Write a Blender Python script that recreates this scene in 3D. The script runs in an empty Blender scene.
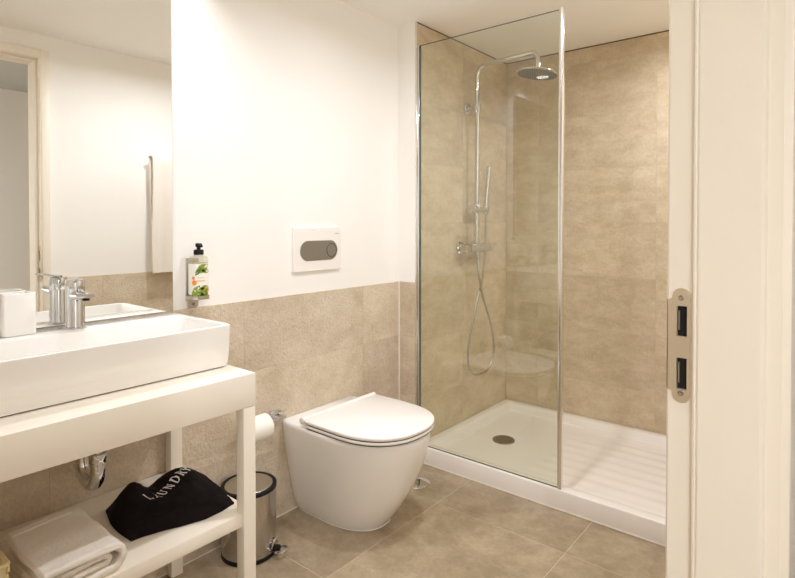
import bpy, bmesh, math, random
from mathutils import Vector, Matrix, noise
random.seed(7)
S = bpy.context.scene
COL = S.collection
PI = math.pi

# ------------------------------------------------------------------ camera
# x runs along the toilet wall towards the shower, the toilet wall is y = 0, the room lies at y < 0
F_PX, CY_PX, YAW, PITCH, ROLL = 549.6, 232.1, 0.6882, 0.0153, -0.0004
cam_d = bpy.data.cameras.new('camera'); cam = bpy.data.objects.new('camera', cam_d); COL.objects.link(cam)
cam_d.sensor_fit = 'HORIZONTAL'; cam_d.sensor_width = 36; cam_d.lens = F_PX / 795 * 36
cam_d.shift_y = -(289 - CY_PX) / 795; cam_d.clip_start = 0.02
_v = Vector((math.cos(YAW), math.sin(YAW), 0)); _r = Vector((math.sin(YAW), -math.cos(YAW), 0)); _z = Vector((0, 0, 1))
_f = _v * math.cos(PITCH) - _z * math.sin(PITCH); _u = _v * math.sin(PITCH) + _z * math.cos(PITCH)
_r2 = _r * math.cos(ROLL) + _u * math.sin(ROLL); _u2 = -_r * math.sin(ROLL) + _u * math.cos(ROLL)
M4 = Matrix((_r2, _u2, -_f)).transposed().to_4x4(); M4.translation = Vector((0, -1.7694, 1.1788))
cam.matrix_world = M4
S.camera = cam

# ------------------------------------------------------------------ world, exposure
wd = bpy.data.worlds.new('world'); S.world = wd; wd.use_nodes = True
wd.node_tree.nodes['Background'].inputs[0].default_value = (1, .95, .88, 1)
wd.node_tree.nodes['Background'].inputs[1].default_value = 0.02
S.view_settings.view_transform = 'Standard'; S.view_settings.look = 'None'
S.view_settings.exposure = 0.0; S.view_settings.gamma = 1.0; S.view_settings.use_curve_mapping = False
LAMP_W, HALL_W = 8.3, 27.0
LAMP_COL = (.91, .937, 1.0); HALL_COL = (.92, .943, 1.0)      # white balance of the photograph is in here
# recessed downlights: (x, y, watts, colour); their fixtures are built further down
ZC = 2.174
LAMPS = [(.83, -.154, LAMP_W * .38, LAMP_COL), (.83, -.86, LAMP_W * .35, LAMP_COL), (1.6, -.86, LAMP_W * 1.2, LAMP_COL), (2.6, -1.28, LAMP_W * .95, LAMP_COL)]  # last two are unseen, added to brighten the toilet side and the shower
HALL_FILL = [(-.6, -2.6, HALL_W, HALL_COL)]  # unseen lamp, added as fill through the doorway
for i, (x, y, w, c) in enumerate(LAMPS + HALL_FILL):
    ld = bpy.data.lights.new('downlight_beam', 'AREA'); ld.shape = 'DISK'; ld.size = .075
    ld.energy = w; ld.color = c; ld.spread = math.radians(125 if i == 0 else 165)
    lo = bpy.data.objects.new('downlight_beam', ld); COL.objects.link(lo); lo.location = (x, y, ZC - .006)

S.cycles.max_bounces = 24; S.cycles.diffuse_bounces = 14; S.cycles.glossy_bounces = 8; S.cycles.transparent_max_bounces = 16

# ------------------------------------------------------------------ helpers
ORG = {}
def mesh_obj(name, bm, mat, parent=None, smooth=35):
    """bmesh in world coordinates -> one object; under a parent the verts are moved to its origin"""
    o0 = ORG.get(parent.name, Vector()) if parent else Vector()
    if o0.length > 0: bmesh.ops.translate(bm, verts=bm.verts, vec=-o0)
    bmesh.ops.recalc_face_normals(bm, faces=bm.faces)
    me = bpy.data.meshes.new(name); bm.to_mesh(me); bm.free()
    if smooth:
        for p in me.polygons: p.use_smooth = True
        me.set_sharp_from_angle(angle=math.radians(smooth))
    me.materials.append(mat)
    o = bpy.data.objects.new(name, me); COL.objects.link(o)
    if parent: o.parent = parent
    ORG[o.name] = o0.copy()
    return o
def thing(name, label, cat, loc, group=None):
    o = bpy.data.objects.new(name, None); COL.objects.link(o); o.location = loc; o.empty_display_size = .05
    o['label'] = label; o['category'] = cat
    if group: o['group'] = group
    ORG[o.name] = Vector(loc); return o
def solo(name, bm, mat, label, cat, loc=(0, 0, 0), group=None, smooth=35):
    bmesh.ops.translate(bm, verts=bm.verts, vec=-Vector(loc))
    o = mesh_obj(name, bm, mat, None, smooth); o.location = loc; ORG[o.name] = Vector(loc)
    o['label'] = label; o['category'] = cat
    if group: o['group'] = group
    return o
def struct(name, bm, mat, parent=None, smooth=35, label=None):
    o = mesh_obj(name, bm, mat, parent, smooth)
    if parent is None: o['kind'] = 'structure'
    if label: o['label'] = label
    return o
def bx(bm, x0, x1, y0, y1, z0, z1, bev=0, seg=2):
    r = bmesh.ops.create_cube(bm, size=1)
    for v in r['verts']:
        v.co = Vector(((x0 + x1) / 2 + v.co.x * (x1 - x0), (y0 + y1) / 2 + v.co.y * (y1 - y0), (z0 + z1) / 2 + v.co.z * (z1 - z0)))
    if bev:
        es = list({e for v in r['verts'] for e in v.link_edges})
        bmesh.ops.bevel(bm, geom=es, offset=bev, segments=seg, affect='EDGES', profile=.5)
    return bm
def box(*a, **k): return bx(bmesh.new(), *a, **k)
def lathe(bm, prof, c, axis='z', n=40, cap=True):
    """prof: list of (radius, height) along axis from centre c"""
    rings = []
    for r, h in prof:
        ring = []
        for i in range(n):
            a = 2 * PI * i / n; p = r * math.cos(a), r * math.sin(a)
            q = {'z': (p[0], p[1], h), 'x': (h, p[0], p[1]), 'y': (p[1], h, p[0])}[axis]
            ring.append(bm.verts.new(Vector(c) + Vector(q)))
        rings.append(ring)
    for a, b in zip(rings, rings[1:]):
        for i in range(n):
            bm.faces.new((a[i], a[(i + 1) % n], b[(i + 1) % n], b[i]))
    if cap:
        for g in (rings[0], rings[-1]): bm.faces.new(g)
    return bm
def loft(bm, rings, cap=True, closed=True):
    R = [[bm.verts.new(p) for p in r] for r in rings]
    n = len(R[0])
    for a, b in zip(R, R[1:]):
        for i in range(n if closed else n - 1):
            bm.faces.new((a[i], a[(i + 1) % n], b[(i + 1) % n], b[i]))
    if cap: bm.faces.new(R[0]); bm.faces.new(R[-1])
    return bm
def smooth_path(pts, n=10, closed=False):
    P = [Vector(p) for p in pts]; out = []
    m = len(P)
    for i in range(m if closed else m - 1):
        if closed: a, b, c, d = P[(i - 1) % m], P[i], P[(i + 1) % m], P[(i + 2) % m]
        else: a, b, c, d = P[max(i - 1, 0)], P[i], P[i + 1], P[min(i + 2, m - 1)]
        for k in range(n):
            t = k / n
            out.append(.5 * ((2 * b) + (c - a) * t + (2 * a - 5 * b + 4 * c - d) * t * t + (3 * b - a - 3 * c + d) * t ** 3))
    if not closed: out.append(P[-1])
    return out
def fillet_path(pts, r, n=8):
    """polyline with rounded corners of radius r"""
    P = [Vector(p) for p in pts]; out = [P[0]]
    for a, b, c in zip(P, P[1:], P[2:]):
        d1 = (a - b).normalized(); d2 = (c - b).normalized()
        rr = min(r, (a - b).length * .49, (c - b).length * .49)
        p1, p2 = b + d1 * rr, b + d2 * rr
        for k in range(n + 1):
            t = k / n; out.append((1 - t) ** 2 * p1 + 2 * t * (1 - t) * b + t * t * p2)
    out.append(P[-1]); return out
def tube(bm, path, rad, n=12, cap=True, closed=False):
    P = [Vector(p) for p in path]; m = len(P)
    rad = rad if isinstance(rad, (list, tuple)) else [rad] * m
    T = []
    for i in range(m):
        a = P[(i - 1) % m] if (closed or i > 0) else P[0]; b = P[(i + 1) % m] if (closed or i < m - 1) else P[-1]
        T.append((b - a).normalized())
    up = Vector((0, 0, 1)) if abs(T[0].z) < .9 else Vector((1, 0, 0))
    nrm = T[0].cross(up).normalized(); rings = []
    for i in range(m):
        nrm = (nrm - T[i] * nrm.dot(T[i])).normalized(); bi = T[i].cross(nrm)
        rings.append([P[i] + (nrm * math.cos(2 * PI * k / n) + bi * math.sin(2 * PI * k / n)) * rad[i] for k in range(n)])
    if closed: rings.append(rings[0])
    return loft(bm, rings, cap and not closed)
def prism(bm, outline, axis, h0, h1, bev=0):
    """closed 2D outline extruded along an axis; outline in the two other axes (xy, xz or yz)"""
    def P(a, b, h): return {'z': (a, b, h), 'y': (a, h, b), 'x': (h, a, b)}[axis]
    if bev:
        c = Vector((sum(p[0] for p in outline) / len(outline), sum(p[1] for p in outline) / len(outline)))
        ins = inset(outline, bev)
        s = 1 if h1 > h0 else -1
        rings = [(ins, h0), (outline, h0 + s * bev), (outline, h1 - s * bev), (ins, h1)]
    else: rings = [(outline, h0), (outline, h1)]
    return loft(bm, [[P(a, b, h) for a, b in o] for o, h in rings])
def inset(o, d):
    n = len(o); out = []
    area = sum(o[i][0] * o[(i + 1) % n][1] - o[(i + 1) % n][0] * o[i][1] for i in range(n))
    s = 1 if area > 0 else -1
    for i in range(n):
        p, q, r = Vector(o[i - 1]), Vector(o[i]), Vector(o[(i + 1) % n])
        e1 = (q - p).normalized() if (q - p).length > 1e-9 else (r - q).normalized()
        e2 = (r - q).normalized() if (r - q).length > 1e-9 else e1
        n1 = Vector((-e1.y, e1.x)) * s; n2 = Vector((-e2.y, e2.x)) * s
        m = (n1 + n2); m = m / max(m.length_squared / 2, .3)
        out.append((q.x + m.x * d, q.y + m.y * d))
    return out
def rrect(x0, x1, y0, y1, r, n=6):
    out = []
    for cx, cy, a0 in ((x1 - r, y1 - r, 0), (x0 + r, y1 - r, 90), (x0 + r, y0 + r, 180), (x1 - r, y0 + r, 270)):
        for k in range(n + 1):
            a = math.radians(a0 + 90 * k / n); out.append((cx + r * math.cos(a), cy + r * math.sin(a)))
    return out
def circ(cx, cy, r, n=24): return [(cx + r * math.cos(2 * PI * k / n), cy + r * math.sin(2 * PI * k / n)) for k in range(n)]
def plate(outlines, depth, place):
    """flat plate with holes from 2D outlines (first = outer); place(a, b, h) -> world point, h in [0, depth]"""
    cu = bpy.data.curves.new('tmp', 'CURVE'); cu.dimensions = '2D'; cu.fill_mode = 'BOTH'; cu.extrude = depth / 2
    for o in outlines:
        sp = cu.splines.new('POLY'); sp.points.add(len(o) - 1); sp.use_cyclic_u = True
        for p, (a, b) in zip(sp.points, o): p.co = (a, b, 0, 1)
    ob = bpy.data.objects.new('tmp', cu); me = ob.to_mesh(); bm = bmesh.new(); bm.from_mesh(me)
    for v in bm.verts: v.co = Vector(place(v.co.x, v.co.y, v.co.z + depth / 2))
    ob.to_mesh_clear(); bpy.data.objects.remove(ob); bpy.data.curves.remove(cu)
    bmesh.ops.remove_doubles(bm, verts=bm.verts, dist=1e-6)
    return bm

# ------------------------------------------------------------------ materials
def srgb(r, g, b): return tuple((c / 255 / 12.92) if c / 255 <= .04045 else ((c / 255 + .055) / 1.055) ** 2.4 for c in (r, g, b)) + (1,)
def mat(name, col, rough=.5, metal=0, bump=0, bscale=200, coat=0, spec=.5, detail=4):
    m = bpy.data.materials.new(name); m.use_nodes = True; nt = m.node_tree; b = nt.nodes['Principled BSDF']
    b.inputs['Base Color'].default_value = col; b.inputs['Roughness'].default_value = rough
    b.inputs['Metallic'].default_value = metal; b.inputs['Coat Weight'].default_value = coat
    b.inputs['Specular IOR Level'].default_value = spec
    if bump:
        tc = nt.nodes.new('ShaderNodeTexCoord'); n = nt.nodes.new('ShaderNodeTexNoise'); bu = nt.nodes.new('ShaderNodeBump')
        n.inputs['Scale'].default_value = bscale; n.inputs['Detail'].default_value = detail
        bu.inputs['Strength'].default_value = bump; bu.inputs['Distance'].default_value = .002
        nt.links.new(tc.outputs['Object'], n.inputs['Vector']); nt.links.new(n.outputs['Fac'], bu.inputs['Height'])
        nt.links.new(bu.outputs['Normal'], b.inputs['Normal'])
    return m
def stone(name, c1, c2, c3, rough=.5, bump=.35, stretch=(1, 1, 2.2), fine=90, big=5.5, depth=.003):
    """cloudy beige stoneware; every tile gets its own piece of the pattern"""
    m = bpy.data.materials.new(name); m.use_nodes = True; nt = m.node_tree; N = nt.nodes.new; L = nt.links.new
    b = nt.nodes['Principled BSDF']; b.inputs['Roughness'].default_value = rough
    tc = N('ShaderNodeTexCoord'); oi = N('ShaderNodeObjectInfo'); cm = N('ShaderNodeCombineXYZ'); mul = N('ShaderNodeMath'); mul.operation = 'MULTIPLY'
    mul.inputs[1].default_value = 57.0; L(oi.outputs['Random'], mul.inputs[0])
    for i in range(3): L(mul.outputs[0], cm.inputs[i])
    add = N('ShaderNodeVectorMath'); L(tc.outputs['Object'], add.inputs[0]); L(cm.outputs[0], add.inputs[1])
    mp = N('ShaderNodeMapping'); mp.inputs['Scale'].default_value = stretch; L(add.outputs[0], mp.inputs['Vector'])
    n1 = N('ShaderNodeTexNoise'); n1.inputs['Scale'].default_value = big; n1.inputs['Detail'].default_value = 7; n1.inputs['Roughness'].default_value = .74; n1.inputs['Distortion'].default_value = .15
    L(mp.outputs[0], n1.inputs['Vector'])
    r1 = N('ShaderNodeValToRGB'); e = r1.color_ramp.elements; e[0].position = .38; e[0].color = c1; e[1].position = .63; e[1].color = c3
    k = e.new(.5); k.color = c2
    L(n1.outputs['Fac'], r1.inputs['Fac'])
    n2 = N('ShaderNodeTexNoise'); n2.inputs['Scale'].default_value = fine; n2.inputs['Detail'].default_value = 5; n2.inputs['Roughness'].default_value = .7
    L(add.outputs[0], n2.inputs['Vector'])
    r2 = N('ShaderNodeMapRange'); r2.inputs[1].default_value = .3; r2.inputs[2].default_value = .7; r2.inputs[3].default_value = .90; r2.inputs[4].default_value = 1.09
    L(n2.outputs['Fac'], r2.inputs[0])
    # a small difference from tile to tile
    r3 = N('ShaderNodeMapRange'); r3.inputs[3].default_value = .94; r3.inputs[4].default_value = 1.05; L(oi.outputs['Random'], r3.inputs[0])
    mm = N('ShaderNodeMath'); mm.operation = 'MULTIPLY'; L(r2.outputs[0], mm.inputs[0]); L(r3.outputs[0], mm.inputs[1])
    vm = N('ShaderNodeVectorMath'); vm.operation = 'SCALE'; L(r1.outputs['Color'], vm.inputs[0]); L(mm.outputs[0], vm.inputs['Scale'])
    L(vm.outputs[0], b.inputs['Base Color'])
    bu = N('ShaderNodeBump'); bu.inputs['Strength'].default_value = bump; bu.inputs['Distance'].default_value = depth; L(n2.outputs['Fac'], bu.inputs['Height'])
    L(bu.outputs['Normal'], b.inputs['Normal'])
    return m
def glass_mat(name, tint, rough=0.0):
    m = bpy.data.materials.new(name); m.use_nodes = True; nt = m.node_tree; N = nt.nodes.new; L = nt.links.new
    nt.nodes.remove(nt.nodes['Principled BSDF']); out = nt.nodes['Material Output']
    tr = N('ShaderNodeBsdfTransparent'); tr.inputs[0].default_value = tint
    gl = N('ShaderNodeBsdfGlossy'); gl.inputs['Roughness'].default_value = rough; gl.inputs['Color'].default_value = (1, 1, 1, 1)
    fr = N('ShaderNodeFresnel'); ge = N('ShaderNodeNewGeometry'); ir = N('ShaderNodeMapRange')   # same reflectance from either side of the sheet
    ir.inputs[3].default_value = 1.6; ir.inputs[4].default_value = 1 / 1.6; L(ge.outputs['Backfacing'], ir.inputs[0]); L(ir.outputs[0], fr.inputs['IOR'])
    mx = N('ShaderNodeMixShader'); L(fr.outputs[0], mx.inputs[0]); L(tr.outputs[0], mx.inputs[1]); L(gl.outputs[0], mx.inputs[2]); L(mx.outputs[0], out.inputs[0])
    return m
def emit_mat(name, col, st):
    m = bpy.data.materials.new(name); m.use_nodes = True; nt = m.node_tree
    b = nt.nodes['Principled BSDF']; b.inputs['Base Color'].default_value = (.9, .9, .9, 1)
    b.inputs['Emission Color'].default_value = col; b.inputs['Emission Strength'].default_value = st
    return m
M = {}
M['paint'] = mat('white_paint', srgb(247, 245, 241), .75, bump=.05, bscale=300)
M['ceil'] = mat('ceiling_paint', srgb(248, 247, 244), .85, bump=.03, bscale=250)
M['hall_ceil'] = mat('hall_ceiling_unlit_grey', srgb(205, 206, 202), .85, bump=.03, bscale=250)  # greyer than the bathroom ceiling: the dimness of the hall is in the colour
M['tile'] = stone('beige_stone_tile', srgb(208, 190, 165), srgb(218, 202, 179), srgb(227, 213, 192), .6, 1.0, stretch=(1, 1, 1.4), fine=85, depth=.007)
M['tile_shower'] = stone('beige_shower_tile', srgb(196, 178, 149), srgb(207, 190, 163), srgb(217, 202, 177), .5, .4, stretch=(1, 1, 1.9), fine=100)
M['tile_floor'] = stone('beige_floor_tile', srgb(150, 132, 107), srgb(164, 146, 120), srgb(177, 160, 134), .42, .12, stretch=(1.3, 1, 1), fine=70)
M['grout'] = mat('pale_grout', srgb(214, 199, 173), .9, bump=.2)
M['grout_wall'] = mat('beige_wall_grout', srgb(200, 181, 153), .9, bump=.2)
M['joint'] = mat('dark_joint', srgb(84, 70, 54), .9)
M['caulk'] = mat('white_caulk', srgb(240, 236, 228), .5)
M['ceramic'] = mat('white_ceramic', srgb(246, 244, 240), .08, coat=.5)
M['plastic'] = mat('white_plastic', srgb(244, 240, 236), .22)
M['tray'] = mat('white_tray_acrylic', srgb(240, 234, 228), .16, coat=.3)
M['vanity'] = mat('cream_lacquer', srgb(243, 236, 223), .32, bump=.02, bscale=80)
M['frame'] = mat('cream_door_paint', srgb(242, 234, 220), .38, bump=.02, bscale=60)
M['chrome'] = mat('chrome', (.72, .725, .735, 1), .06, 1)
M['alu'] = mat('bright_aluminium', (.86, .85, .83, 1), .18, 1)
M['steel'] = mat('brushed_steel', (.62, .58, .52, 1), .33, 1, bump=.05, bscale=500)
M['binsteel'] = mat('polished_bin_steel', (.55, .53, .50, 1), .12, 1)
M['hose'] = mat('hose_metal', (.50, .47, .42, 1), .3, 1)
M['spray'] = mat('pale_spray_face', srgb(196, 188, 176), .35)
M['drain'] = mat('dull_steel', (.34, .30, .25, 1), .38, 1)
M['strike'] = mat('satin_nickel', (.74, .66, .53, 1), .36, 1, bump=.04, bscale=400)
M['button'] = mat('satin_grey_button', (.36, .345, .31, 1), .3, .75)
M['black'] = mat('black_plastic', srgb(16, 14, 14), .5, spec=.3)
M['dark'] = mat('recess_shade', srgb(18, 15, 13), .8)
M['mirror'] = mat('mirror_silver', (.93, .93, .90, 1), .0, 1)
M['glass'] = glass_mat('clear_shower_glass', (.95, .968, .935, 1))
M['glass_edge'] = mat('glass_edge_green', srgb(70, 92, 82), .15)
M['bottle'] = glass_mat('clear_bottle', (.90, .90, .84, 1), .03)
M['soap'] = mat('pale_liquid_soap', srgb(190, 188, 160), .2)
M['label'] = mat('white_label', srgb(244, 242, 234), .5)
M['leaf'] = mat('leaf_print', srgb(140, 158, 52), .5, bump=.1)
M['leaf2'] = mat('dark_leaf_print', srgb(92, 122, 40), .5)
M['orange'] = mat('orange_print', srgb(238, 150, 48), .5)
M['greyprint'] = mat('grey_print', srgb(176, 172, 168), .5)
M['terry'] = mat('white_terry', srgb(240, 233, 224), .95, bump=.9, bscale=420, spec=0)
M['bag'] = mat('black_cotton', srgb(27, 21, 22), .9, bump=.25, bscale=500, spec=.12)
M['print'] = mat('white_print', srgb(225, 220, 216), .8)
M['paper'] = mat('toilet_paper', srgb(246, 242, 234), .95, bump=.2, bscale=260, spec=.1)
M['card'] = mat('cardboard', srgb(170, 140, 105), .9)
M['woven'] = mat('cream_woven_strip', srgb(226, 208, 160), .55, bump=.3, bscale=60)
M['wood_hall'] = mat('hall_floor', srgb(150, 128, 100), .5, bump=.1)

# ------------------------------------------------------------------ the room
X_L, X_RET, X_R, Y_F, D_SIDE, Z_W = -.25, 2.1578, 3.0784, -1.55, -.1154, .887
TILE_T = .006
_cache = {}
def tile(parent, axis, face, sgn, a0, a1, b0, b1, m, bev=.0007, t=TILE_T):
    """one tile; its visible face lies at `face`, normal sgn*axis; (a, b) are the other two axes in order"""
    g = .0007; da, db = a1 - a0 - 2 * g, b1 - b0 - 2 * g
    if da < .006 or db < .006: return
    key = (axis, round(da, 4), round(db, 4), round(t, 4), m)
    if key not in _cache:
        d = {'x': (t, da, db), 'y': (da, t, db), 'z': (da, db, t)}[axis]
        bm = box(-d[0] / 2, d[0] / 2, -d[1] / 2, d[1] / 2, -d[2] / 2, d[2] / 2, bev=bev, seg=1)
        me = bpy.data.meshes.new('tile'); bm.to_mesh(me); bm.free(); me.materials.append(M[m]); _cache[key] = me
    o = bpy.data.objects.new('tile', _cache[key]); COL.objects.link(o); o.parent = parent
    ca, cb, cf = (a0 + a1) / 2, (b0 + b1) / 2, face - sgn * t / 2
    o.location = {'x': (cf, ca, cb), 'y': (ca, cf, cb), 'z': (ca, cb, cf)}[axis]
def field(parent, axis, face, sgn, aj, bj, m, **k):
    for a0, a1 in zip(aj, aj[1:]):
        for b0, b1 in zip(bj, bj[1:]): tile(parent, axis, face, sgn, a0, a1, b0, b1, m, **k)
def joints(lo, hi, ref, step):
    n0 = math.ceil((lo - ref) / step - 1e-6); out = [lo]; k = n0
    while ref + k * step < hi - 1e-6:
        if ref + k * step > lo + .004: out.append(ref + k * step)
        k += 1
    if hi - out[-1] < .012 and len(out) > 1: out.pop()
    return out + [hi]
ZJ = 1.1848

# floor: base slab, grout, tiles of 0.64 x 0.56 m
floor = struct('floor', box(X_L - .1, X_R + .1, Y_F - .14, .1, -.12, -.006), M['grout'])
mesh_obj('grout', box(X_L, X_R, Y_F - .14, 0, -.0062, -.0007), M['grout'], floor)
FX = joints(X_L, X_R, 1.8848, .644); FY = joints(Y_F - .14, 0, -.4351, .559)
field(floor, 'z', 0.0, 1, FX, FY, 'tile_floor', bev=.0008)
floor_hall = struct('floor_hall', box(-1.3, 2.4, -3.2, Y_F - .14, -.12, -.001), M['wood_hall'])

# ceilings
struct('ceiling', box(X_L - .1, X_R + .1, Y_F - .12, .1, ZC, ZC + .1), M['ceil'])
struct('ceiling_hall', box(-1.3, 2.4, -3.2, Y_F - .12, ZC, ZC + .1), M['hall_ceil'])

# toilet wall: plaster above, wainscot of rough tiles below
wall_back = struct('wall_back', box(X_L - .1, X_RET + .02, 0, .1, -.1, ZC), M['paint'])
mesh_obj('grout', box(X_L, X_RET, -.0052, .0, 0, Z_W - .001), M['grout_wall'], wall_back)
TOIL_Z = [0.0015, .013, .313, .613, Z_W]
field(wall_back, 'y', -TILE_T, -1, joints(X_L, X_RET - .001, 1.231, .657), [.0015, .313, .613, Z_W], 'tile')
mesh_obj('caulk_line', box(X_L, X_RET, -.0072, .0, 0, .0035), M['caulk'], wall_back)
mesh_obj('caulk_line', box(X_RET - .006, X_RET - .001, -.012, 0, 0, Z_W), M['caulk'], wall_back)

# projecting shower side wall: its return is plastered above and tiled below, its long face is tiled to the ceiling
wall_side = struct('wall_side', box(X_RET + TILE_T, X_R + .1, D_SIDE + TILE_T, .1, -.1, ZC), M['paint'])
mesh_obj('plaster_return', box(X_RET, X_RET + TILE_T + .001, D_SIDE + .001, .001, Z_W, ZC), M['paint'], wall_side)
mesh_obj('grout', box(X_RET + .0008, X_RET + .007, D_SIDE + .004, -.001, 0, Z_W - .001), M['grout_wall'], wall_side)
mesh_obj('grout', box(X_RET + .003, X_R, D_SIDE + .0008, D_SIDE + .007, 0, ZC - .0063), M['grout_wall'], wall_side)
field(wall_side, 'x', X_RET, -1, [D_SIDE + .003, -.0065], [.0015, .313, .613, Z_W], 'tile')
ZS = [.06] + [ZJ + .3 * k for k in range(-3, 4)] + [ZC - .006]
field(wall_side, 'y', D_SIDE, -1, joints(X_RET + .004, X_R - .001, 2.584, .657), ZS, 'tile_shower')
mesh_obj('shadow_joint', box(X_RET + .004, X_R, D_SIDE + .0015, D_SIDE + .007, ZC - .0062, ZC), M['joint'], wall_side)
struct('trim_1', box(X_RET - .0022, X_RET + .007, D_SIDE - .0022, D_SIDE + .007, 0, ZC - .003, bev=.0012), M['alu'], label='slim metal corner trim on the projecting wall')

# shower end wall
wall_right = struct('wall_right', box(X_R + TILE_T, X_R + .1, Y_F - .12, .1, -.1, ZC), M['paint'])
mesh_obj('grout', box(X_R + .0008, X_R + .007, Y_F, D_SIDE, 0, ZC - .0063), M['grout_wall'], wall_right)
field(wall_right, 'x', X_R, -1, joints(Y_F, D_SIDE - .001, -.988, .657), ZS, 'tile_shower')

mesh_obj('shadow_joint', box(X_R + .0015, X_R + .007, Y_F, D_SIDE, ZC - .0062, ZC), M['joint'], wall_right)
# wall behind the vanity's left end
wall_left = struct('wall_left', box(X_L - .1, X_L, Y_F - .12, .1, -.1, ZC), M['paint'])
mesh_obj('grout', box(X_L, X_L + .0052, Y_F, 0, 0, Z_W - .001), M['grout_wall'], wall_left)
field(wall_left, 'x', X_L + TILE_T, 1, joints(Y_F, -.007, -.66, .657), [.0015, .313, .613, Z_W], 'tile')

# door wall with its opening
OX0, OX1, OZ = -.05, 1.04, 2.045
wf = bmesh.new()
bx(wf, X_L - .1, OX0 - .03, Y_F - .12, Y_F, -.1, ZC); bx(wf, OX1 + .03, X_R + .1, Y_F - .12, Y_F, -.1, ZC); bx(wf, OX0 - .03, OX1 + .03, Y_F - .12, Y_F, OZ + .03, ZC)
wall_front = struct('wall_front', wf, M['paint'])
mesh_obj('grout', box(OX1 + .09, X_R, Y_F, Y_F + .0052, 0, Z_W - .001), M['grout_wall'], wall_front)
field(wall_front, 'y', Y_F + TILE_T, 1, joints(OX1 + .09, X_RET, 1.35, .657), [.0015, .313, .613, Z_W], 'tile')
field(wall_front, 'y', Y_F + TILE_T, 1, joints(X_RET, X_R - .007, 2.584, .657), ZS, 'tile_shower')
# hall outside the door
struct('wall_hall_far', box(-1.3, 2.4, -3.2, -3.08, -.1, ZC), M['paint'])
struct('wall_hall_left', box(-1.42, -1.3, -3.2, Y_F - .12, -.1, ZC), M['paint'])
struct('wall_hall_right', box(2.4, 2.52, -3.2, Y_F - .12, -.1, ZC), M['paint'])
struct('wall_hall_near', box(-1.3, X_L - .1, Y_F - .12, Y_F - .02, -.1, ZC), M['paint'])

# ------------------------------------------------------------------ door frame with strike plate
door = bpy.data.objects.new('door_1', None); COL.objects.link(door); door['kind'] = 'structure'
door['label'] = 'cream painted door frame at the right edge with a strike plate'
YB, YS, YH = -1.527, -1.573, -1.69      # bathroom edge, stop, hall edge of the lining
HZ = [(.985 - .0005, 1.037), (.893, .9475)]     # strike openings
HY = (-1.5565, -1.5405)
holes = [[(HY[0], a), (HY[1], a), (HY[1], b), (HY[0], b)] for a, b in HZ]
jamb = mesh_obj('jamb', plate([[(YH, 0), (YB, 0), (YB, OZ), (YH, OZ)]] + holes, .028, lambda a, b, h: (OX1 + h, a, b)), M['frame'], door)
for a, b in HZ: mesh_obj('mortise_shade', box(OX1 + .0035, OX1 + .0279, HY[0] + .0001, HY[1] - .0001, a + .0001, b - .0001), M['dark'], jamb)  # dark block stands in for the shade deep inside each hole
mesh_obj('jamb', box(OX0 - .03, OX0, YH, YB, 0, OZ), M['frame'], door)
mesh_obj('head_jamb', box(OX0 - .03, OX1 + .03, YH, YB, OZ, OZ + .03), M['frame'], door)
mesh_obj('door_stop', prism(bmesh.new(), [(OX1, YS), (OX1 - .011, YS), (OX1 - .014, YS - .003), (OX1 - .014, YS - .090), (OX1 - .011, YS - .094), (OX1, YS - .097)], 'z', 0, OZ), M['frame'], door)
mesh_obj('door_stop', box(OX0, OX0 + .014, YS - .097, YS, 0, OZ, bev=.003), M['frame'], door)
mesh_obj('door_stop', box(OX0 + .014, OX1 - .014, YS - .097, YS, OZ - .014, OZ, bev=.003), M['frame'], door)
mesh_obj('seal_bead', tube(bmesh.new(), [(OX1 - .008, YS + .003, 0), (OX1 - .008, YS + .003, OZ - .02)], .0035, 8), M['frame'], door)
for y0, y1 in ((Y_F, YB + .004), (YH - .012, Y_F - .12)):
    x1a, x1b = OX1 + .004, OX1 + .042
    mesh_obj('casing', box(x1a, x1b, y0, y1, 0, OZ + .042, bev=.003), M['frame'], door)
    mesh_obj('casing', box(OX0 - .042, OX0 - .004, y0, y1, 0, OZ + .042, bev=.003), M['frame'], door)
    mesh_obj('casing', box(OX0 - .004, x1a, y0, y1, OZ + .004, OZ + .042, bev=.003), M['frame'], door)
# strike plate on the rebate, with its lip wrapped round the bathroom edge
zc0, zc1, y0, y1 = .870, 1.068, -1.5615, -1.5335
ol = []
for k in range(13): a = PI * k / 12; ol.append(((y0 + y1) / 2 + (y1 - y0) / 2 * math.cos(a), zc1 - .014 + .014 * math.sin(a)))
for k in range(13): a = PI + PI * k / 12; ol.append(((y0 + y1) / 2 + (y1 - y0) / 2 * math.cos(a), zc0 + .014 + .014 * math.sin(a)))
ol += [(y1, .889), (-1.5255, .892), (-1.5255, 1.047), (y1, 1.050)]
strike = mesh_obj('strike_plate', plate([ol] + holes, .0025, lambda a, b, h: (OX1 - h, a, b)), M['strike'], jamb)
strike['label'] = 'satin nickel strike plate'
mesh_obj('strike_lip', box(OX1 - .0025, OX1 + .012, -1.5272, -1.5247, .892, 1.047, bev=.0008), M['strike'], jamb)
for z in (zc1 - .017, zc0 + .017):
    s = bmesh.new(); lathe(s, [(.0048, 0), (.0048, .0008), (.003, .0014), (.0012, .0006)], (OX1 - .0024, (y0 + y1) / 2, z), 'x', 16)
    for v in s.verts: v.co.x = 2 * (OX1 - .0024) - v.co.x
    mesh_obj('screw', s, M['drain'], jamb)
for a, b in HZ: mesh_obj('strike_tab', box(OX1 - .001, OX1 + .0034, HY[1] - .0045, HY[1] - .002, a + .011, b - .008), M['drain'], jamb)
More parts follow.
